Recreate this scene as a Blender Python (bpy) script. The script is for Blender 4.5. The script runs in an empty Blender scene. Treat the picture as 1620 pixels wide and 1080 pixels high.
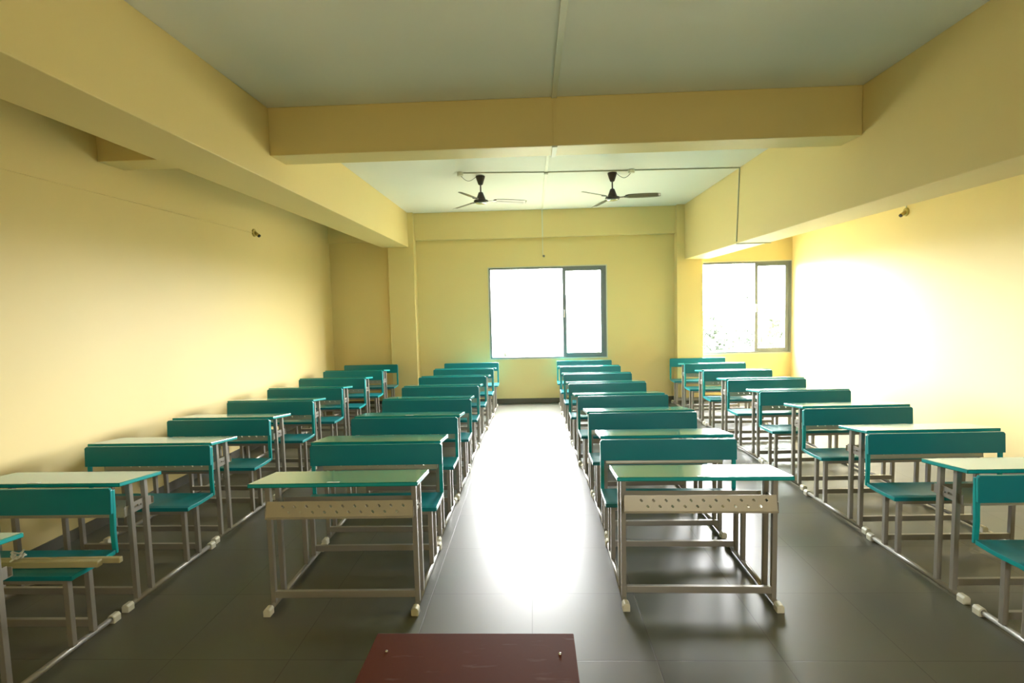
import bpy, bmesh, math, random
from mathutils import Matrix, Vector
random.seed(7)
scene = bpy.context.scene
COL = scene.collection

# ------------------------------------------------------------------ camera
F, PITCH, YAW, ROLL, H = 840.0, 0.06507, 0.0386, 0.0233, 1.75
cp, sp, cy, sy = math.cos(PITCH), math.sin(PITCH), math.cos(YAW), math.sin(YAW)
right = Vector((cy, sy, 0)); fwd = Vector((-sy*cp, cy*cp, -sp)); up = Vector((-sy*sp, cy*sp, cp))
cr, sr = math.cos(ROLL), math.sin(ROLL)
r2 = right*cr - up*sr; u2 = right*sr + up*cr
cam_d = bpy.data.cameras.new('camera'); cam = bpy.data.objects.new('camera', cam_d); COL.objects.link(cam)
cam.matrix_world = Matrix(((r2.x, u2.x, -fwd.x, 0), (r2.y, u2.y, -fwd.y, 0), (r2.z, u2.z, -fwd.z, H), (0, 0, 0, 1)))
cam_d.sensor_width = 36; cam_d.lens = F/1620*36; cam_d.clip_start = .05; cam_d.clip_end = 300
scene.camera = cam

# ------------------------------------------------------------------ materials
def srgb(r, g, b):
    f = lambda c: (c/255/12.92) if c/255 <= .04045 else ((c/255+.055)/1.055)**2.4
    return (f(r), f(g), f(b), 1)
def mat(name, col, rough=.5, metal=0., var=0., scale=6., bump=0., bscale=60., spec=.5, col2=None, coat=0.):
    m = bpy.data.materials.new(name); m.use_nodes = True
    nt = m.node_tree; b = nt.nodes['Principled BSDF']
    b.inputs['Base Color'].default_value = col; b.inputs['Roughness'].default_value = rough
    b.inputs['Metallic'].default_value = metal; b.inputs['Specular IOR Level'].default_value = spec
    if coat: b.inputs['Coat Weight'].default_value = coat; b.inputs['Coat Roughness'].default_value = .08
    tc = nt.nodes.new('ShaderNodeTexCoord')
    if var:
        n = nt.nodes.new('ShaderNodeTexNoise'); n.inputs['Scale'].default_value = scale; n.inputs['Detail'].default_value = 5
        r = nt.nodes.new('ShaderNodeMix'); r.data_type = 'RGBA'
        c2 = col2 or tuple(max(0, c*(1-var)) for c in col[:3])+(1,)
        r.inputs[6].default_value = col; r.inputs[7].default_value = c2
        nt.links.new(tc.outputs['Object'], n.inputs['Vector']); nt.links.new(n.outputs['Fac'], r.inputs[0]); nt.links.new(r.outputs[2], b.inputs['Base Color'])
    if bump:
        n2 = nt.nodes.new('ShaderNodeTexNoise'); n2.inputs['Scale'].default_value = bscale; n2.inputs['Detail'].default_value = 4
        bp = nt.nodes.new('ShaderNodeBump'); bp.inputs['Strength'].default_value = bump; bp.inputs['Distance'].default_value = .004
        nt.links.new(tc.outputs['Object'], n2.inputs['Vector']); nt.links.new(n2.outputs['Fac'], bp.inputs['Height']); nt.links.new(bp.outputs['Normal'], b.inputs['Normal'])
    return m
M = {}
M['wall'] = mat('yellow_wall_paint', srgb(238, 217, 156), .5, var=.04, scale=1.5, bump=.08, bscale=14, spec=.35)
M['ceiling'] = mat('white_ceiling_paint', srgb(244, 243, 236), .7, var=.05, scale=1.2, bump=.06, bscale=20, spec=.2)
M['base'] = mat('dark_skirting_tile', srgb(96, 92, 78), .4, var=.1)
M['green'] = mat('teal_green_laminate', srgb(4, 130, 142), .28, var=.06, scale=4, spec=.5)
M['greentop'] = mat('teal_green_desktop', srgb(30, 130, 116), .13, var=.08, scale=5, spec=.6)
M['greenedge'] = mat('teal_green_edge_band', srgb(16, 158, 160), .3)
M['steel'] = mat('silver_painted_steel', srgb(160, 155, 146), .35, metal=.35, var=.05, scale=30)
M['tray'] = mat('pale_grey_sheet_steel', srgb(176, 168, 148), .38, metal=.3, var=.04, scale=8)
M['cap'] = mat('white_plastic_cap', srgb(225, 220, 200), .45)
M['pvc'] = mat('cream_plastic_trunking', srgb(224, 222, 206), .5)
M['greypvc'] = mat('grey_plastic_trunking', srgb(178, 176, 156), .5)
M['whitepvc'] = mat('white_plastic', srgb(230, 228, 215), .5)
M['fan'] = mat('dark_brown_fan_enamel', srgb(62, 54, 56), .3, metal=.2)
M['blade'] = mat('brown_fan_blade', srgb(88, 80, 62), .35, metal=.1)
M['chrome'] = mat('polished_metal', srgb(215, 215, 215), .15, metal=1.)
M['frame'] = mat('grey_aluminium_frame', srgb(120, 128, 132), .4, metal=.3)
M['framelight'] = mat('pale_window_surround', srgb(215, 212, 196), .5)
M['brown'] = mat('red_brown_table_paint', srgb(98, 44, 20), .55, var=.5, scale=3.0, col2=srgb(84, 42, 22), spec=.05, bump=.05)
M['brownleg'] = mat('dark_brown_wood', srgb(80, 42, 30), .5, var=.2)
M['batten'] = mat('cream_wood_batten', srgb(196, 184, 140), .6, var=.2, scale=8)
M['brass'] = mat('yellowed_lamp_holder', srgb(200, 176, 96), .45)
M['black'] = mat('dark_socket_opening', srgb(30, 22, 10), .6)
M['label'] = mat('white_paper_sticker', srgb(228, 228, 215), .4)
M['leaf'] = mat('green_foliage', srgb(34, 48, 26), .7, var=.4, scale=1.)
M['bark'] = mat('brown_bark', srgb(80, 62, 45), .8, var=.3)
M['ground'] = mat('grassy_ground', srgb(104, 103, 78), .9, var=.3, scale=.2)

# floor: large grey tiles with fine joints (0.61 m), laid along the aisle
def floor_mat():
    m = bpy.data.materials.new('grey_floor_tile'); m.use_nodes = True
    nt = m.node_tree; b = nt.nodes['Principled BSDF']; N = nt.nodes.new; L = nt.links.new
    tc = N('ShaderNodeTexCoord'); mp = N('ShaderNodeMapping'); mp.inputs['Location'].default_value = (.033, -.075, 0)
    L(tc.outputs['Object'], mp.inputs['Vector'])
    br = N('ShaderNodeTexBrick'); br.offset = 0; br.inputs['Scale'].default_value = 1
    br.inputs['Brick Width'].default_value = .612; br.inputs['Row Height'].default_value = .612
    br.inputs['Mortar Size'].default_value = .003; br.inputs['Mortar Smooth'].default_value = .3
    br.inputs['Color1'].default_value = srgb(102, 102, 90); br.inputs['Color2'].default_value = srgb(98, 98, 86)
    br.inputs['Mortar'].default_value = srgb(80, 78, 67)
    L(mp.outputs['Vector'], br.inputs['Vector'])
    n = N('ShaderNodeTexNoise'); n.inputs['Scale'].default_value = 2.2; n.inputs['Detail'].default_value = 8
    L(tc.outputs['Object'], n.inputs['Vector'])
    mx = N('ShaderNodeMix'); mx.data_type = 'RGBA'; mx.blend_type = 'MULTIPLY'; mx.inputs[0].default_value = .25
    L(br.outputs['Color'], mx.inputs[6]); L(n.outputs['Color'], mx.inputs[7]); L(mx.outputs[2], b.inputs['Base Color'])
    mr = N('ShaderNodeMapRange'); mr.inputs[3].default_value = .32; mr.inputs[4].default_value = .45
    L(n.outputs['Fac'], mr.inputs[0]); L(mr.outputs[0], b.inputs['Roughness'])
    b.inputs['Specular IOR Level'].default_value = .45
    bp = N('ShaderNodeBump'); bp.inputs['Strength'].default_value = .25; bp.inputs['Distance'].default_value = .002; bp.invert = True
    L(br.outputs['Fac'], bp.inputs['Height']); L(bp.outputs['Normal'], b.inputs['Normal'])
    return m
M['floor'] = floor_mat()
def scuffs(m):
    nt = m.node_tree; b = nt.nodes['Principled BSDF']; N = nt.nodes.new; L = nt.links.new
    src = b.inputs['Base Color'].links[0].from_socket
    tc = N('ShaderNodeTexCoord'); mp = N('ShaderNodeMapping'); mp.inputs['Scale'].default_value = (5, 22, 5); mp.inputs['Rotation'].default_value = (0, 0, .12)
    n = N('ShaderNodeTexNoise'); n.inputs['Scale'].default_value = 1.6; n.inputs['Detail'].default_value = 7
    r = N('ShaderNodeMapRange'); r.inputs[1].default_value = .60; r.inputs[2].default_value = .80; r.inputs[4].default_value = .4
    mx = N('ShaderNodeMix'); mx.data_type = 'RGBA'; mx.inputs[7].default_value = srgb(150, 120, 108)
    L(tc.outputs['Object'], mp.inputs['Vector']); L(mp.outputs['Vector'], n.inputs['Vector']); L(n.outputs['Fac'], r.inputs[0])
    L(r.outputs[0], mx.inputs[0]); L(src, mx.inputs[6]); L(mx.outputs[2], b.inputs['Base Color'])
scuffs(M['brown'])
def glass_mat():
    m = bpy.data.materials.new('clear_window_glass'); m.use_nodes = True
    nt = m.node_tree; nt.nodes.clear(); N = nt.nodes.new; L = nt.links.new
    o = N('ShaderNodeOutputMaterial'); t = N('ShaderNodeBsdfTransparent'); t.inputs[0].default_value = (.93, .96, .95, 1)
    g = N('ShaderNodeBsdfGlossy'); g.inputs['Roughness'].default_value = .02
    fr = N('ShaderNodeFresnel'); fr.inputs['IOR'].default_value = 1.45; mx = N('ShaderNodeMixShader')
    L(fr.outputs[0], mx.inputs[0]); L(t.outputs[0], mx.inputs[1]); L(g.outputs[0], mx.inputs[2]); L(mx.outputs[0], o.inputs[0])
    return m
M['glass'] = glass_mat()

# ------------------------------------------------------------------ mesh helpers
def box(bm, x0, x1, y0, y1, z0, z1, mi=0):
    vs = [bm.verts.new((x, y, z)) for z in (z0, z1) for y in (y0, y1) for x in (x0, x1)]
    fs = [(0, 2, 3, 1), (4, 5, 7, 6), (0, 1, 5, 4), (2, 6, 7, 3), (0, 4, 6, 2), (1, 3, 7, 5)]
    out = [bm.faces.new([vs[i] for i in f]) for f in fs]
    for f in out: f.material_index = mi
    return vs
def prism(bm, pts, axis, a, b, mi=0):
    """extrude a 2-D outline along an axis; pts are the two other coordinates in order"""
    def P(p, t):
        return {'x': (t, p[0], p[1]), 'y': (p[0], t, p[1]), 'z': (p[0], p[1], t)}[axis]
    A = [bm.verts.new(P(p, a)) for p in pts]; B = [bm.verts.new(P(p, b)) for p in pts]
    n = len(pts); fs = [bm.faces.new(A), bm.faces.new(B[::-1])]
    for i in range(n): fs.append(bm.faces.new([A[i], B[i], B[(i+1) % n], A[(i+1) % n]]))
    for f in fs: f.material_index = mi
def tube(bm, p, q, r, seg=12, r1=None, caps=True):
    p, q = Vector(p), Vector(q); d = (q-p).normalized()
    a = d.orthogonal().normalized(); b = d.cross(a)
    r1 = r if r1 is None else r1
    A = [bm.verts.new(p+(a*math.cos(t)+b*math.sin(t))*r) for t in [2*math.pi*i/seg for i in range(seg)]]
    B = [bm.verts.new(q+(a*math.cos(t)+b*math.sin(t))*r1) for t in [2*math.pi*i/seg for i in range(seg)]]
    for i in range(seg):
        f = bm.faces.new([A[i], A[(i+1) % seg], B[(i+1) % seg], B[i]]); f.smooth = True
    if caps: bm.faces.new(A[::-1]); bm.faces.new(B)
def path_tube(bm, pts, r, seg=8):
    for a, b in zip(pts[:-1], pts[1:]): tube(bm, a, b, r, seg)
def lathe(bm, prof, c=(0, 0, 0), seg=32):
    rings = []
    for r, z in prof:
        rings.append([bm.verts.new((c[0]+r*math.cos(2*math.pi*i/seg), c[1]+r*math.sin(2*math.pi*i/seg), c[2]+z)) for i in range(seg)])
    for k in range(len(rings)-1):
        for i in range(seg):
            f = bm.faces.new([rings[k][i], rings[k][(i+1) % seg], rings[k+1][(i+1) % seg], rings[k+1][i]]); f.smooth = True
    bm.faces.new(rings[0][::-1]); bm.faces.new(rings[-1])
def finish(bm, name, mats, parent=None, bevel=0., seg=2, loc=None, angle=40):
    bmesh.ops.recalc_face_normals(bm, faces=bm.faces)
    if bevel:
        es = [e for e in bm.edges if len(e.link_faces) == 2 and e.calc_face_angle(0) > math.radians(angle)]
        bmesh.ops.bevel(bm, geom=es, offset=bevel, segments=seg, profile=.5, affect='EDGES', clamp_overlap=True)
    me = bpy.data.meshes.new(name); bm.to_mesh(me); bm.free()
    for m in (mats if isinstance(mats, list) else [mats]): me.materials.append(m)
    o = bpy.data.objects.new(name, me); COL.objects.link(o)
    if parent: o.parent = parent
    if loc: o.location = loc
    return o
def tag(o, label=None, cat=None, group=None, kind=None):
    if label: o['label'] = label
    if cat: o['category'] = cat
    if group: o['group'] = group
    if kind: o['kind'] = kind
    return o
def empty(name, loc, rz=0):
    o = bpy.data.objects.new(name, None); COL.objects.link(o); o.location = loc; o.rotation_euler.z = rz
    o.empty_display_size = .1
    return o
def struct(name, bm, m, label=None, bevel=0.):
    o = finish(bm, name, m, bevel=bevel); o['kind'] = 'structure'
    if label: o['label'] = label
    return o
def copy_tree(o, parent=None):
    c = o.copy(); COL.objects.link(c); c.parent = parent
    for ch in KIDS.get(o.name, []): 
        n = copy_tree(ch, c); KIDS.setdefault(c.name, []).append(n)
    return c
KIDS = {}
def kids(o):
    KIDS[o.name] = [c for c in COL.objects if c.parent == o]
    for c in KIDS[o.name]: kids(c)

# ------------------------------------------------------------------ the room
XL, XR, YN, YW, ZC = -3.63, 4.575, -1.6, 9.55, 3.44
T = .2
W1 = (-.757, 1.328, .82, 2.445); W2 = (2.93, 4.562, .84, 2.445)
bm = bmesh.new(); box(bm, XL-T, XR+T, YN-T, YW+T, -.15, 0); struct('floor', bm, M['floor'], 'grey tiled floor')
bm = bmesh.new(); box(bm, XL-T, XR+T, YN-T, YW+T, ZC, ZC+.15); struct('ceiling', bm, M['ceiling'], 'white painted ceiling')
bm = bmesh.new(); box(bm, XL-T, XL, YN, YW, 0, ZC); struct('wall_left', bm, M['wall'], 'plain yellow side wall on the left')
bm = bmesh.new(); box(bm, XR, XR+T, YN, YW, 0, ZC); struct('wall_right', bm, M['wall'], 'plain yellow side wall on the right')
FILL_OPENING = (1.2, 2.0, 2.15, 2.55)                                            # unseen opening added behind the viewer to brighten the near desk fronts
bm = bmesh.new()
box(bm, XL-T, FILL_OPENING[0], YN-T, YN, 0, ZC); box(bm, FILL_OPENING[1], XR+T, YN-T, YN, 0, ZC)
box(bm, FILL_OPENING[0], FILL_OPENING[1], YN-T, YN, 0, FILL_OPENING[2]); box(bm, FILL_OPENING[0], FILL_OPENING[1], YN-T, YN, FILL_OPENING[3], ZC)
struct('wall_back', bm, M['wall'], 'yellow wall behind the viewer')
bm = bmesh.new()
zt, zb = W1[3], W1[2]
box(bm, XL-T, W1[0], YW, YW+.12, 0, ZC); box(bm, W1[1], W2[0], YW, YW+.12, 0, ZC); box(bm, W2[1], XR+T, YW, YW+.12, 0, ZC)
box(bm, W1[0], W1[1], YW, YW+.12, 0, W1[2]); box(bm, W1[0], W1[1], YW, YW+.12, W1[3], ZC)
box(bm, W2[0], W2[1], YW, YW+.12, 0, W2[2]); box(bm, W2[0], W2[1], YW, YW+.12, W2[3], ZC)
struct('wall_front', bm, M['wall'], 'yellow end wall with two windows')
# beams and columns
BL = (-2.62, -2.15, 2.84); BR = (2.66, 3.08, 2.5); CB = (4.43, 4.72, 3.05); YC = 9.36
bm = bmesh.new(); box(bm, BL[0], BL[1], YN, YC, BL[2], ZC); struct('trim_1', bm, M['wall'], 'long yellow ceiling beam on the left', .006)
bm = bmesh.new(); box(bm, BR[0], BR[1], YN, YC, BR[2], ZC); struct('trim_2', bm, M['wall'], 'deep yellow ceiling beam on the right', .006)
bm = bmesh.new(); box(bm, BL[1], BR[0], CB[0], CB[1], CB[2], ZC); struct('trim_3', bm, M['wall'], 'yellow cross beam between the two long beams', .006)
bm = bmesh.new(); box(bm, XL, BL[0], CB[0], CB[1], CB[2], ZC); struct('trim_4', bm, M['wall'], 'yellow cross beam end in the left bay', .006)
bm = bmesh.new(); box(bm, -2.52, -2.055, YC, YW, 0, ZC); struct('trim_5', bm, M['wall'], 'yellow column under the left beam', .006)
bm = bmesh.new(); box(bm, 2.527, 2.975, YC, YW, 0, ZC); struct('trim_6', bm, M['wall'], 'yellow column under the right beam', .006)
bm = bmesh.new(); box(bm, -2.055, 2.527, 9.45, YW, 2.965, ZC); struct('trim_7', bm, M['wall'], 'shallow yellow band above the middle window', .004)
bm = bmesh.new(); box(bm, XL, BL[0]+.1, 9.5, YW, 2.965, ZC); struct('trim_8', bm, M['wall'], 'shallow yellow band at the top of the left bay')
for nm, b in (('baseboard_front', (XL+.012, XR-.012, YW-.012, YW)), ('baseboard_left', (XL, XL+.012, YN, YW)), ('baseboard_right', (XR-.012, XR, YN, YW)),
              ('baseboard_back', (XL+.012, XR-.012, YN, YN+.012))):
    bm = bmesh.new()
    if nm == 'baseboard_front':
        for x0, x1 in ((XL+.012, -2.532), (-2.043, 2.515), (2.987, XR-.012)): box(bm, x0, x1, b[2], b[3], 0, .09)
        for x0, x1 in ((-2.532, -2.043), (2.515, 2.987)): box(bm, x0, x1, YC-.012, YC, 0, .09); box(bm, x0, x0+.012, YC, YW, 0, .09); box(bm, x1-.012, x1, YC, YW, 0, .09)
    else: box(bm, b[0], b[1], b[2], b[3], 0, .09)
    struct(nm, bm, M['base'])

# windows
def ring(bm, x0, x1, z0, z1, y0, y1, wl, wr, wb, wt):
    box(bm, x0, x0+wl, y0, y1, z0, z1); box(bm, x1-wr, x1, y0, y1, z0, z1)
    box(bm, x0+wl, x1-wr, y0, y1, z0, z0+wb); box(bm, x0+wl, x1-wr, y0, y1, z1-wt, z1)
def window(name, W, xs, label):
    x0, x1, z0, z1 = W
    root = empty(name, ((x0+x1)/2, YW, z0)); root['kind'] = 'structure'; root['label'] = label
    cx, cz = root.location.x, root.location.z
    def L(b): 
        bmesh.ops.translate(b, verts=b.verts, vec=(-cx, -YW, -cz)); return b
    bm = bmesh.new(); ring(bm, x0, x1, z0, z1, YW-.004, YW+.10, .028, .034, .022, .03)
    box(bm, x0+.028, x1-.034, YW+.045, YW+.055, z0+.022, z0+.036)
    finish(L(bm), 'window_frame', M['frame'], root, .002)
    bm = bmesh.new(); ring(bm, x0-.018, x1+(.018 if x1 < 2 else .010), z0-.018, z1+.018, YW-.006, YW+.0, .018, .018 if x1 < 2 else .01, .018, .018)
    finish(L(bm), 'surround', M['framelight'], root)
    # sliding sash parked at the right, second one just behind it
    bm = bmesh.new(); ring(bm, xs, x1-.034, z0+.022, z1-.03, YW+.012, YW+.04, .055, .06, .06, .05)
    s = finish(L(bm), 'sash', M['frame'], root, .002)
    bm = bmesh.new(); box(bm, xs+.055, x1-.094, YW+.024, YW+.028, z0+.082, z1-.08); finish(L(bm), 'pane', M['glass'], s)
    bm = bmesh.new(); ring(bm, xs+.03, x1-.034, z0+.03, z1-.034, YW+.06, YW+.088, .04, .045, .045, .04)
    s = finish(L(bm), 'sash', M['frame'], root, .002)
    bm = bmesh.new(); box(bm, xs+.07, x1-.079, YW+.072, YW+.076, z0+.075, z1-.074); finish(L(bm), 'pane', M['glass'], s)
    # latch
    bm = bmesh.new(); box(bm, xs+.018, xs+.034, YW+.002, YW+.012, z0+.72, z0+.86); finish(L(bm), 'latch', M['chrome'], root, .003)
window('window_1', W1, .555, 'aluminium sliding window in the middle of the end wall')
window('window_2', W2, 3.94, 'aluminium sliding window beside the right wall')

vr = empty('fill_opening', (FILL_OPENING[0], YN, FILL_OPENING[2])); vr['kind'] = 'structure'; vr['label'] = 'small ventilator window behind the viewer'
bm = bmesh.new(); ring(bm, FILL_OPENING[0], FILL_OPENING[1], FILL_OPENING[2], FILL_OPENING[3], YN-.08, YN-.02, .03, .03, .03, .03)  # frame and bars of the added fill-light opening
for k in range(1, 4): box(bm, FILL_OPENING[0]+.2*k-.01, FILL_OPENING[0]+.2*k+.01, YN-.07, YN-.03, FILL_OPENING[2]+.03, FILL_OPENING[3]-.03)
bmesh.ops.translate(bm, verts=bm.verts, vec=(-FILL_OPENING[0], -YN, -FILL_OPENING[2])); finish(bm, 'window_frame', M['frame'], vr)

# ------------------------------------------------------------------ two-seat school desk with attached bench
def make_desk():
    root = empty('school_desk', (0, 0, 0))
    # tabletop, sloping down towards the pupil; edge band painted brighter
    bm = bmesh.new(); th = .024; y1 = .345; z0, z1 = .795, .758
    prism(bm, [(0, z0-th), (0, z0), (y1, z1), (y1, z1-th)], 'x', -.4795, .4795)
    bmesh.ops.recalc_face_normals(bm, faces=bm.faces)
    for f in bm.faces: f.material_index = 0 if f.normal.z > .5 else 1
    finish(bm, 'tabletop', [M['greentop'], M['greenedge']], root, .004)
    # slotted metal book tray: front panel with holes, base and turned-up back
    bm = bmesh.new()
    zb, zt, W = .563, .655, .43
    out = [(-W, zb), (W, zb), (W-.004, zt), (-W+.004, zt)]
    es = []
    def loop(pts):
        v = [bm.verts.new((x, 0, z)) for x, z in pts]
        for i in range(len(v)): es.append(bm.edges.new((v[i], v[(i+1) % len(v)])))
    loop(out)
    slots = [(-.33+.07*i, zt-.028) for i in range(11)] + [(-.295+.07*i, zb+.032) for i in range(10)]
    ca, sa = math.cos(math.radians(45)), math.sin(math.radians(45))
    for cx, cz in slots:
        loop([(cx+dx*ca+dz*sa, cz-dx*sa+dz*ca) for dx, dz in ((-.009, -.0045), (-.004, -.006), (.004, -.006), (.009, -.0045), (.009, .0045), (.004, .006), (-.004, .006), (-.009, .0045))])
    bmesh.ops.triangle_fill(bm, use_beauty=True, use_dissolve=False, edges=es)
    r = bmesh.ops.extrude_face_region(bm, geom=list(bm.faces)); bmesh.ops.translate(bm, verts=[v for v in r['geom'] if isinstance(v, bmesh.types.BMVert)], vec=(0, .002, 0))
    for v in bm.verts: v.co.y += .082 + (v.co.z-zb)/(zt-zb)*.022
    box(bm, -W, W, .081, .325, zb-.002, zb)                         # base of the tray
    box(bm, -W, W, .323, .325, zb, zb+.04)
    prism(bm, [(.079, zb-.004), (.079, zb+.006), (.084, zb+.006), (.086, zb-.004)], 'x', -W, W)
    finish(bm, 'book_tray', M['tray'], root)
    for s in (-1, 1):
        # end plates of the tray, bolted between the front legs
        bm = bmesh.new(); box(bm, s*.43-.0015, s*.43+.0015, .083, .30, zb, zb+.056)
        box(bm, s*.43+s*.0-.004, s*.43+.004, .15, .242, zb+.004, zb+.062)
        tube(bm, (s*.43, .185, zb+.035), (s*.444, .185, zb+.035), .006, 8); tube(bm, (s*.43, .21, zb+.03), (s*.442, .21, zb+.03), .005, 8)
        finish(bm, 'tray_bracket', M['steel'], root)
        for y, top in ((.135, .757), (.256, .744), (.605, .398), (.735, .398)):
            bm = bmesh.new(); w = .014
            ys = y+.004 if y < .5 else y
            a = [bm.verts.new((s*.428+dx*w, ys+dy*w, .036)) for dx, dy in ((-1, -1), (1, -1), (1, 1), (-1, 1))]
            b = [bm.verts.new((s*.428+dx*w, y-.004+dy*w, top)) for dx, dy in ((-1, -1), (1, -1), (1, 1), (-1, 1))]
            bm.faces.new(a[::-1]); bm.faces.new(b)
            for i in range(4): bm.faces.new([a[i], a[(i+1) % 4], b[(i+1) % 4], b[i]])
            finish(bm, 'leg', M['steel'], root, .002)
        bm = bmesh.new(); tube(bm, (s*.428, .05, .026), (s*.428, .892, .026), .0155, 14)
        rail = finish(bm, 'floor_rail', M['steel'], root)
        for y, d in ((.062, -1), (.880, 1)):
            bm = bmesh.new(); w = .021
            prism(bm, [(s*.428-w, 0), (s*.428+w, 0), (s*.428+w, .034), (s*.428+w*.55, .047), (s*.428-w*.55, .047), (s*.428-w, .034)], 'y', y-d*.026, y+d*.026)
            finish(bm, 'end_cap', M['cap'], rail, .004)
        # green back support, rising from the rear corner of the seat
        bm = bmesh.new()
        prism(bm, [(.872, .405), (.889, .405), (.885, .53), (.892, .66), (.892, .77), (.877, .77), (.870, .64), (.866, .53)], 'x', s*.464-.013, s*.464+.013)
        finish(bm, 'back_support', [M['greenedge']], root, .003)
    for y in (.135, .735):
        bm = bmesh.new(); box(bm, -.414, .414, y-.012, y+.012, .066, .106); finish(bm, 'crossbar', M['steel'], root, .002)
    bm = bmesh.new(); box(bm, -.414, .414, .595, .615, .372, .396); box(bm, -.414, .414, .725, .745, .372, .396)
    finish(bm, 'seat_support', M['steel'], root, .002)
    # seat: slightly dished plank
    bm = bmesh.new(); n = 8; top = []; bot = []
    for i in range(n+1):
        t = i/n; y = .575+t*.29; z = .424 + .010*(t-.5)**2*4*.6 + (-.004 if t in (0,) else 0)
        top.append((y, z)); bot.append((y, z-.026))
    prism(bm, top+bot[::-1], 'x', -.4775, .4775)
    bmesh.ops.recalc_face_normals(bm, faces=bm.faces)
    for f in bm.faces: f.material_index = 1 if abs(f.normal.x) > .5 else 0
    finish(bm, 'seat', [M['green'], M['greenedge']], root, .003)
    # backrest: front faces the viewer
    bm = bmesh.new(); c = .012
    prism(bm, [(-.478, .638), (.478, .638), (.478, .786-c), (.478-c, .786), (-.478+c, .786), (-.478, .786-c)], 'y', .850, .869)
    bmesh.ops.recalc_face_normals(bm, faces=bm.faces)
    for f in bm.faces: f.material_index = 0 if abs(f.normal.y) > .5 else 1
    for v in bm.verts: v.co.y += (v.co.z-.638)*.05
    finish(bm, 'backrest', [M['green'], M['greenedge']], root, .003)
    return root
proto = make_desk(); kids(proto)

ORD = ['nearest']+[k+' nearest' for k in ('second', 'third', 'fourth', 'fifth', 'sixth', 'seventh', 'eighth')]
ROWS = {
 'aisle_left': ([(-1.132, 2.858, .012), (-1.160, 3.772, -.003), (-1.145, 4.689, -.007), (-1.148, 5.604, .004), (-1.135, 6.524, .003), (-1.110, 7.450, -.010), (-1.085, 8.367, -.008)],
     'row just left of the aisle', 'school desks in the row left of the aisle'),
 'aisle_right': ([(.932, 2.896, -.018), (.961, 3.845, -.002), (.957, 4.752, .014), (.924, 5.682, .012), (.908, 6.594, .004), (.900, 7.513, -.002), (.885, 8.434, -.014)],
     'row just right of the aisle', 'school desks in the row right of the aisle'),
 'wall_left': ([(-2.860, 1.973, .003), (-2.865, 2.901, -.003), (-2.883, 3.810, -.009), (-2.870, 4.735, -.014), (-2.875, 5.640, -.008), (-2.869, 6.545, -.003), (-2.872, 7.455, .003), (-2.864, 8.371, -.003)],
     'row along the left wall', 'school desks in the row by the left wall'),
 'wall_right': ([(2.860, 2.035, .004), (2.866, 2.975, .010), (2.889, 3.903, .022), (2.903, 4.847, .018), (2.896, 5.744, .024), (2.884, 6.676, .008), (2.875, 7.580, .006), (2.875, 8.475, .005)],
     'row along the right wall', 'school desks in the row by the right wall')}
SPECIAL = {
 ('aisle_left', 0): 'green two-seat desk with slotted tray in full view, nearest one left of the aisle',
 ('aisle_right', 0): 'green two-seat desk with bright window glare on its top, nearest one right of the aisle',
 ('wall_left', 0): 'green desk bench cut off at lower left edge with cream battens on its seat',
 ('wall_right', 0): 'green desk bench cut off at the right edge, only seat and backrest showing'}
STICK = {('aisle_left', 0): 0., ('aisle_right', 0): 0., ('wall_left', 1): -.05, ('aisle_left', 2): .02}
first = True
for rk, (spots, where, grp) in ROWS.items():
    n = len(spots)
    for i, (x, y, a) in enumerate(spots):
        if first: o = proto; first = False
        else: o = copy_tree(proto); KIDS.pop(o.name, None)
        o.location = (x, y, 0); o.rotation_euler.z = a
        word = 'farthest' if i == n-1 else ORD[i]
        lab = SPECIAL.get((rk, i)) or (f'green school desk with bench, {word} in the {where}' if i < n-1
              else f'green school desk at the far end of the {where}')
        tag(o, lab, 'school desk', grp)
# small white stickers at the near edge of some tabletops
desks = {}
for o in list(COL.objects):
    if o.get('category') == 'school desk': desks[(round(o.location.x, 3), round(o.location.y, 3))] = o
for (rk, i), dx in STICK.items():
    x, y, a = ROWS[rk][0][i]; d = desks[(round(x, 3), round(y, 3))]
    bm = bmesh.new(); box(bm, dx-.035, dx+.035, .012, .030, 0, .0008)
    bmesh.ops.rotate(bm, verts=bm.verts, cent=(0, 0, 0), matrix=Matrix.Rotation(math.atan2(-.037, .345), 3, 'X')); bmesh.ops.translate(bm, verts=bm.verts, vec=(0, 0, .7953))
    s = finish(bm, 'paper_sticker', M['label'], d); s['label'] = 'small white sticker on the tabletop edge'

# ------------------------------------------------------------------ cream battens on the nearest left bench
ROT = math.radians(1.2)
def batten(name, x1, y, z, L, w, h, label, rot):
    bm = bmesh.new(); box(bm, -L, 0, -w/2, w/2, 0, h)
    o = finish(bm, name, M['batten'], None, .004); o.location = (x1, y, z); o.rotation_euler.z = rot
    return tag(o, label, 'batten', 'cream battens on the left bench')
batten('wooden_batten', -2.320, 2.655, .4265, 1.25, .036, .034, 'thicker cream batten lying on the lower left bench seat, front of the pair', .02)
batten('wooden_batten', -2.238, 2.698, .4265, 1.35, .026, .030, 'thinner cream batten reaching farther right past the lower left bench seat', .02)
bm = bmesh.new()
pts = [Vector((-2.79+.022*math.cos(t)*(1 if k < 10 else .8), 2.675+.03*math.sin(t), .463+.012*math.sin(2*t)+.002*k)) for k, t in enumerate([i*.62 for i in range(20)])]
path_tube(bm, pts, .005, 6)
path_tube(bm, [(-2.79, 2.63, .465), (-2.79, 2.67, .472), (-2.79, 2.72, .460)], .005, 6)
tag(finish(bm, 'string_tie', M['whitepvc']), 'white string knotted round the two cream battens', 'string')

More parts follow.
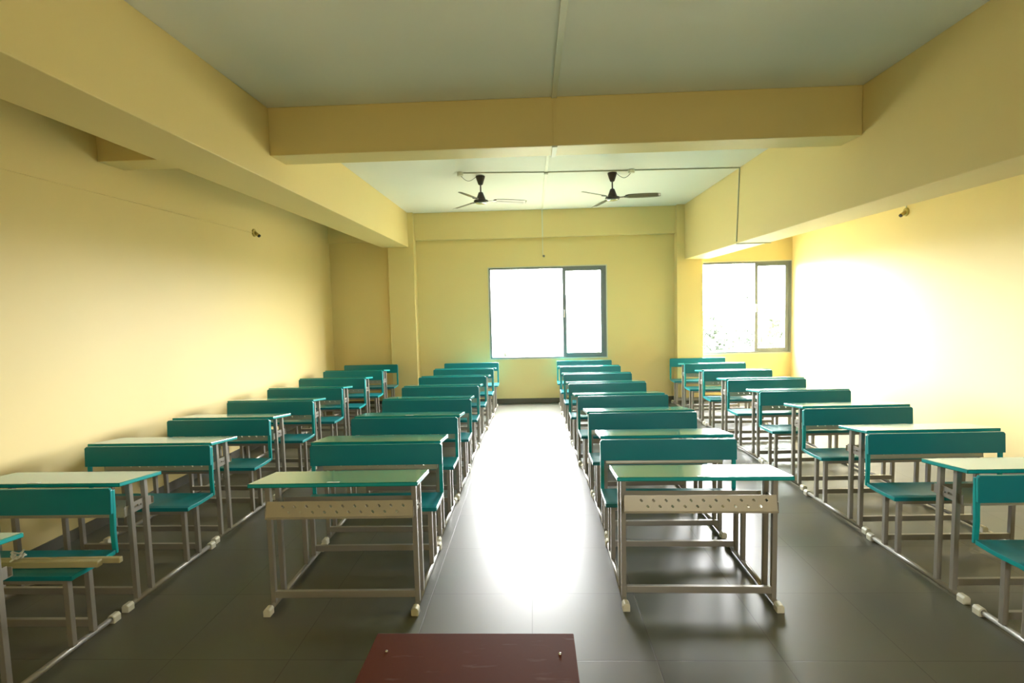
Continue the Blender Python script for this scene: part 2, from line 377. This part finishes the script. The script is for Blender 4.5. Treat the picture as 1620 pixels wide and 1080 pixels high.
# ------------------------------------------------------------------ brown table in the foreground
tb = empty('wooden_table', (-.194, 1.31, 0)); tag(tb, 'reddish brown wooden table at the bottom edge of the view', 'table')
bm = bmesh.new(); box(bm, -.300, .300, -.25, .243, .735, .76); finish(bm, 'tabletop', M['brown'], tb, .003)
bm = bmesh.new(); 
for b in ((-.26, .26, .195, .213), (-.26, .26, -.213, -.195), (-.26, -.242, -.195, .195), (.242, .26, -.195, .195)): box(bm, *b, .65, .735)
finish(bm, 'apron', M['brownleg'], tb)
for sx in (-1, 1):
    for s2 in (-1, 1):
        bm = bmesh.new(); c = (sx*.262, s2*.213)
        a = [bm.verts.new((c[0]+dx*.015, c[1]+dy*.015, 0)) for dx, dy in ((-1, -1), (1, -1), (1, 1), (-1, 1))]
        b = [bm.verts.new((c[0]+dx*.022-sx*.0, c[1]+dy*.022, .735)) for dx, dy in ((-1, -1), (1, -1), (1, 1), (-1, 1))]
        bm.faces.new(a[::-1]); bm.faces.new(b)
        for i in range(4): bm.faces.new([a[i], a[(i+1) % 4], b[(i+1) % 4], b[i]])
        finish(bm, 'leg', M['brownleg'], tb, .002)
for x, y in ((-.248, .156), (.254, .146)):
    bm = bmesh.new(); lathe(bm, [(.0045, 0), (.0045, .001), (.0025, .0035), (.0008, .004)], (x, y, .76), 12); finish(bm, 'screw_head', M['chrome'], tb)

# ------------------------------------------------------------------ ceiling fans
def make_fan(loc, a, label):
    z0 = 3.135
    root = empty('ceiling_fan', (loc[0], loc[1], z0)); tag(root, label, 'ceiling fan', 'ceiling fans beyond the cross beam')
    top = ZC-z0
    bm = bmesh.new(); lathe(bm, [(.016, top-.115), (.030, top-.105), (.045, top-.06), (.060, top-.015), (.060, top)], seg=32); finish(bm, 'canopy', M['fan'], root)
    bm = bmesh.new(); tube(bm, (0, 0, .08), (0, 0, top-.10), .0095, 16); finish(bm, 'down_rod', M['fan'], root)
    bm = bmesh.new(); lathe(bm, [(.016, .105), (.030, .095), (.042, .06), (.058, .018), (.062, .004), (.092, -.004), (.094, -.02), (.085, -.032), (.060, -.038), (.01, -.040)][::-1], seg=40); finish(bm, 'motor_housing', M['fan'], root)
    bm = bmesh.new(); lathe(bm, [(.052, -.046), (.066, -.043), (.070, -.036), (.060, -.033)], seg=40); finish(bm, 'trim_ring', M['chrome'], root)
    for k in range(3):
        t = a+k*2*math.pi/3
        bm = bmesh.new(); n = 10
        tw = math.radians(13)
        rows = []
        for i in range(n+1):
            s = i/n; r = .165+s*.435; w = .056+.010*math.sin(s*math.pi)-.002*s
            if i == n: w = .040
            if i == 0: w = .036
            row = []
            for j in range(5):
                q = (j/4-.5)*2; zz = -q*w*math.sin(tw)+.006*(1-q*q)-.004-.012*s
                row.append((r, q*w*math.cos(tw), zz))
            rows.append(row)
        V = [[bm.verts.new(p) for p in row] for row in rows]; V2 = [[bm.verts.new((p[0], p[1], p[2]-.0025)) for p in row] for row in rows]
        for i in range(n):
            for j in range(4):
                f = bm.faces.new([V[i][j], V[i+1][j], V[i+1][j+1], V[i][j+1]]); f.smooth = True
                f = bm.faces.new([V2[i][j], V2[i][j+1], V2[i+1][j+1], V2[i+1][j]]); f.smooth = True
        for i in range(n):
            for j in (0, 4): bm.faces.new([V[i][j], V2[i][j], V2[i+1][j], V[i+1][j]])
        for i in (0, n):
            for j in range(4): bm.faces.new([V[i][j], V[i][j+1], V2[i][j+1], V2[i][j]])
        bmesh.ops.rotate(bm, verts=bm.verts, cent=(0, 0, 0), matrix=Matrix.Rotation(t, 3, 'Z'))
        bl = finish(bm, 'blade', M['blade'], root)
        bm = bmesh.new(); box(bm, .085, .20, -.014, .014, -.022, -.017); box(bm, .15, .20, -.030, .030, -.022, -.016)
        bmesh.ops.rotate(bm, verts=bm.verts, cent=(0, 0, 0), matrix=Matrix.Rotation(-tw*.6, 3, 'X')); bmesh.ops.translate(bm, verts=bm.verts, vec=(0, 0, .008))
        bmesh.ops.rotate(bm, verts=bm.verts, cent=(0, 0, 0), matrix=Matrix.Rotation(t, 3, 'Z'))
        finish(bm, 'blade_bracket', M['fan'], bl, .001)
    return root
make_fan((-.628, 6.955), .2133, 'dark ceiling fan on the left, hanging beyond the cross beam')
make_fan((1.070, 7.005), -.236, 'dark ceiling fan on the right, hanging beyond the cross beam')

# ------------------------------------------------------------------ surface wiring
def strip(bm, a, b, w, d, side):
    """flat plastic casing between a and b, lying against a surface; side = outward normal"""
    a, b, nrm = Vector(a), Vector(b), Vector(side); t = (b-a).normalized(); s = t.cross(nrm).normalized()*w/2
    vs = [bm.verts.new(p+k*s+h*nrm) for p in (a, b) for k, h in ((-1, 0), (1, 0), (1, d), (-1, d))]
    for f in ((0, 1, 2, 3), (7, 6, 5, 4), (0, 4, 5, 1), (1, 5, 6, 2), (2, 6, 7, 3), (3, 7, 4, 0)): bm.faces.new([vs[i] for i in f])
X0 = .215
w = empty('cable_trunking', (X0, CB[0], ZC)); tag(w, 'cream trunking running lengthways along the ceiling and over the cross beam', 'cable trunking')
def wl(b, c): bmesh.ops.translate(b, verts=b.verts, vec=-Vector(c)); return b
c0 = w.location
bm = bmesh.new(); strip(bm, (X0, YN, ZC), (X0, CB[0], ZC), .042, .014, (0, 0, -1)); finish(wl(bm, c0), 'ceiling_run', M['pvc'], w, .002)
bm = bmesh.new(); strip(bm, (X0, CB[0], ZC-.014), (X0, CB[0], CB[2]), .022, .010, (0, -1, 0)); finish(wl(bm, c0), 'beam_run', M['wall'], w, .001)
bm = bmesh.new(); strip(bm, (X0, CB[0]-.01, CB[2]), (X0, CB[1]+.01, CB[2]), .04, .014, (0, 0, -1)); strip(bm, (X0, CB[1], CB[2]), (X0, CB[1], ZC), .022, .01, (0, 1, 0))
finish(wl(bm, c0), 'soffit_run', M['pvc'], w, .001)
bm = bmesh.new(); strip(bm, (X0, CB[1], ZC), (X0, 9.45, ZC), .032, .012, (0, 0, -1)); finish(wl(bm, c0), 'ceiling_run', M['pvc'], w, .002)
bm = bmesh.new(); strip(bm, (X0, 9.45, ZC-.012), (X0, 9.45, 2.965), .020, .008, (0, -1, 0)); strip(bm, (X0, YW, 2.965), (X0, YW, 2.66), .014, .006, (0, -1, 0)); finish(wl(bm, c0), 'wall_run', M['pvc'], w)
bm = bmesh.new(); lathe(bm, [(.022, 0), (.02, .018), (.008, .024)], (0, 0, 0), 20)
bmesh.ops.rotate(bm, verts=bm.verts, cent=(0, 0, 0), matrix=Matrix.Rotation(math.pi/2, 3, 'X'))
o = finish(bm, 'end_fitting', M['steel'], w); o.location = (.017, YW-c0.y, 2.64-c0.z)

w = empty('cable_trunking', (X0, 6.84, ZC)); tag(w, 'thin grey trunking with two junction boxes, running crossways past both ceiling fans', 'cable trunking'); c0 = w.location
bm = bmesh.new(); strip(bm, (-.83, 6.743, ZC), (X0-.02, 6.835, ZC), .020, .012, (0, 0, -1)); strip(bm, (X0+.02, 6.845, ZC), (BR[0], 6.93, ZC), .020, .012, (0, 0, -1)); box(bm, X0-.026, X0+.026, 6.81, 6.87, ZC-.03, ZC-.0125); finish(wl(bm, c0), 'ceiling_run', M['greypvc'], w, .001)
bm = bmesh.new(); strip(bm, (BR[0], 6.93, ZC-.012), (BR[0], 7.02, BR[2]+.02), .016, .010, (-1, 0, 0)); finish(wl(bm, c0), 'beam_run', M['greypvc'], w, .001)
bm = bmesh.new(); strip(bm, (BR[0]-.01, 7.02, BR[2]), (BR[1]+.01, 7.02, BR[2]), .016, .010, (0, 0, -1)); finish(wl(bm, c0), 'soffit_run', M['greypvc'], w, .001)
for x, y, dx, lab in ((-.86, 6.74, 1, 'round white junction box beside the left ceiling fan'), (1.29, 6.87, -1, 'round white junction box beside the right ceiling fan')):
    bm = bmesh.new(); lathe(bm, [(.034, -.045), (.040, -.038), (.042, -.012), (.042, 0)], (0, 0, 0), 24); j = finish(bm, 'junction_box', M['whitepvc'], w); j.location = (x-c0.x, y-c0.y, 0); j['label'] = lab
    fx, fy = (-.628, 6.955) if dx > 0 else (1.070, 7.005)
    ex, ey = fx-x-dx*.058, fy-y
    bm = bmesh.new(); pts = []
    for k in range(13):
        s = k/12; pts.append((dx*.01+(ex-dx*.01)*s, ey*s, -.044+(.034)*s-.055*math.sin(math.pi*s)*(1.15-.3*s)))
    path_tube(bm, pts, .003, 6); finish(bm, 'flex_wire', M['fan'], j)

# wall lamp holders
def holder(loc, s, label, wire):
    o = empty('lamp_holder', loc); tag(o, label, 'lamp holder', 'empty wall lamp holders')
    bm = bmesh.new(); lathe(bm, [(.052, 0), (.050, .012), (.040, .018)], seg=24); bmesh.ops.rotate(bm, verts=bm.verts, cent=(0, 0, 0), matrix=Matrix.Rotation(s*math.pi/2, 3, 'Y')); finish(bm, 'base_plate', M['brass'], o)
    d = Vector((s*.8, -.15, -.62)).normalized()
    bm = bmesh.new(); tube(bm, (s*.012, 0, .004), Vector((s*.012, 0, .004))+d*.075, .019, 16, .022); finish(bm, 'socket', M['brass'], o)
    p = Vector((s*.012, 0, .004))+d*.075
    bm = bmesh.new(); tube(bm, p-d*.004, p+d*.012, .0215, 16, .0195); finish(bm, 'socket_opening', M['black'], o)
    bm = bmesh.new(); strip(bm, *wire, .014, .009, (s, 0, 0)); bmesh.ops.translate(bm, verts=bm.verts, vec=-Vector(loc)); finish(bm, 'wire_casing', M['wall'] if s > 0 else M['pvc'], o)
holder((XL, 6.93, 2.80), 1, 'small empty lamp holder high on the left wall', ((XL, YN, 2.765), (XL, 6.88, 2.80)))
holder((XR, 6.72, 2.79), -1, 'small empty lamp holder high on the right wall under the beam', ((XR, 6.72, 2.83), (XR, 6.72, ZC)))

# ------------------------------------------------------------------ outside
bm = bmesh.new(); box(bm, -60, 80, 10.5, 120, -6.3, -6.0); o = finish(bm, 'ground', M['ground']); o['kind'] = 'structure'
def tree(x, y, h, r, label, seed):
    rnd = random.Random(seed); root = empty('tree', (x, y, -6)); tag(root, label, 'tree', 'trees outside the windows')
    bm = bmesh.new(); tube(bm, (0, 0, 0), (0.1, 0, h*.6), .16, 10, .09)
    for k in range(6):
        t = k*1.05; tube(bm, (.08, 0, h*(.4+.04*k)), (math.cos(t)*r*.6, math.sin(t)*r*.6, h*(.65+.05*k)), .06, 6, .02)
    finish(bm, 'trunk', M['bark'], root)
    bm = bmesh.new()
    cl = [(rnd.uniform(-1, 1)*r*.6, rnd.uniform(-1, 1)*r*.6, h*rnd.uniform(.55, .95), r*rnd.uniform(.3, .5)) for _ in range(12)]
    for cx, cy_, cz, cr_ in cl:
        for _ in range(130):
            d = Vector((rnd.gauss(0, 1), rnd.gauss(0, 1), rnd.gauss(0, 1))).normalized()*cr_*rnd.uniform(.5, 1.05)
            p = Vector((cx, cy_, cz))+d
            u = Vector((rnd.gauss(0, 1), rnd.gauss(0, 1), rnd.gauss(0, 1))).normalized(); v = u.orthogonal().normalized()
            a, b = .12, .05
            bm.faces.new([bm.verts.new(p-u*a), bm.verts.new(p+v*b), bm.verts.new(p+u*a), bm.verts.new(p-v*b)])
    finish(bm, 'foliage', M['leaf'], root)
tree(5.4, 16.0, 7.5, 1.1, 'pale leafy tree seen low in the right window, left of the pair', 3)
tree(8.3, 19.5, 7.9, 1.2, 'pale leafy tree seen low in the right window, right of the pair', 5)
tree(-.2, 19.0, 6.4, 1.0, 'faint treetop at the bottom of the middle window', 9)

# ------------------------------------------------------------------ daylight
wd = bpy.data.worlds.new('overcast_sky'); scene.world = wd; wd.use_nodes = True
nt = wd.node_tree; bg = nt.nodes['Background']; N = nt.nodes.new; L = nt.links.new
tc = N('ShaderNodeTexCoord'); sx = N('ShaderNodeSeparateXYZ'); L(tc.outputs['Generated'], sx.inputs[0])
rp = N('ShaderNodeValToRGB'); e = rp.color_ramp.elements
mr = N('ShaderNodeMapRange'); mr.inputs[1].default_value = -1; mr.inputs[2].default_value = 1; L(sx.outputs['Z'], mr.inputs[0]); L(mr.outputs[0], rp.inputs[0])
e[0].position = .0; e[0].color = (.116, .117, .098, 1)
e[1].position = 1.; e[1].color = (1.0, 1.02, 1.06, 1)
for p, c in ((.49, (.126, .127, .105, 1)), (.505, (.8, .8, .78, 1)), (.6, (1.0, 1.0, 1.0, 1))):
    k = e.new(p); k.color = c
L(rp.outputs[0], bg.inputs[0]); bg.inputs[1].default_value = 11.0
for W, YP in ((W1, YW+.125), (W2, YW+.125), (FILL_OPENING, YN-.19)):                                                   # daylight portals for the two windows and the added fill opening
    ld = bpy.data.lights.new('daylight_portal', 'AREA'); ld.shape = 'RECTANGLE'; ld.size = W[1]-W[0]; ld.size_y = W[3]-W[2]
    ld.cycles.is_portal = True
    lo = bpy.data.objects.new('daylight_portal', ld); COL.objects.link(lo)
    lo.location = ((W[0]+W[1])/2, YP, (W[2]+W[3])/2); lo.rotation_euler = (math.radians(-90 if YP > 0 else 90), 0, 0)

vs = scene.view_settings
vs.view_transform = 'Standard'; vs.look = 'None'; vs.gamma = 1; vs.use_curve_mapping = False; vs.exposure = 3.25
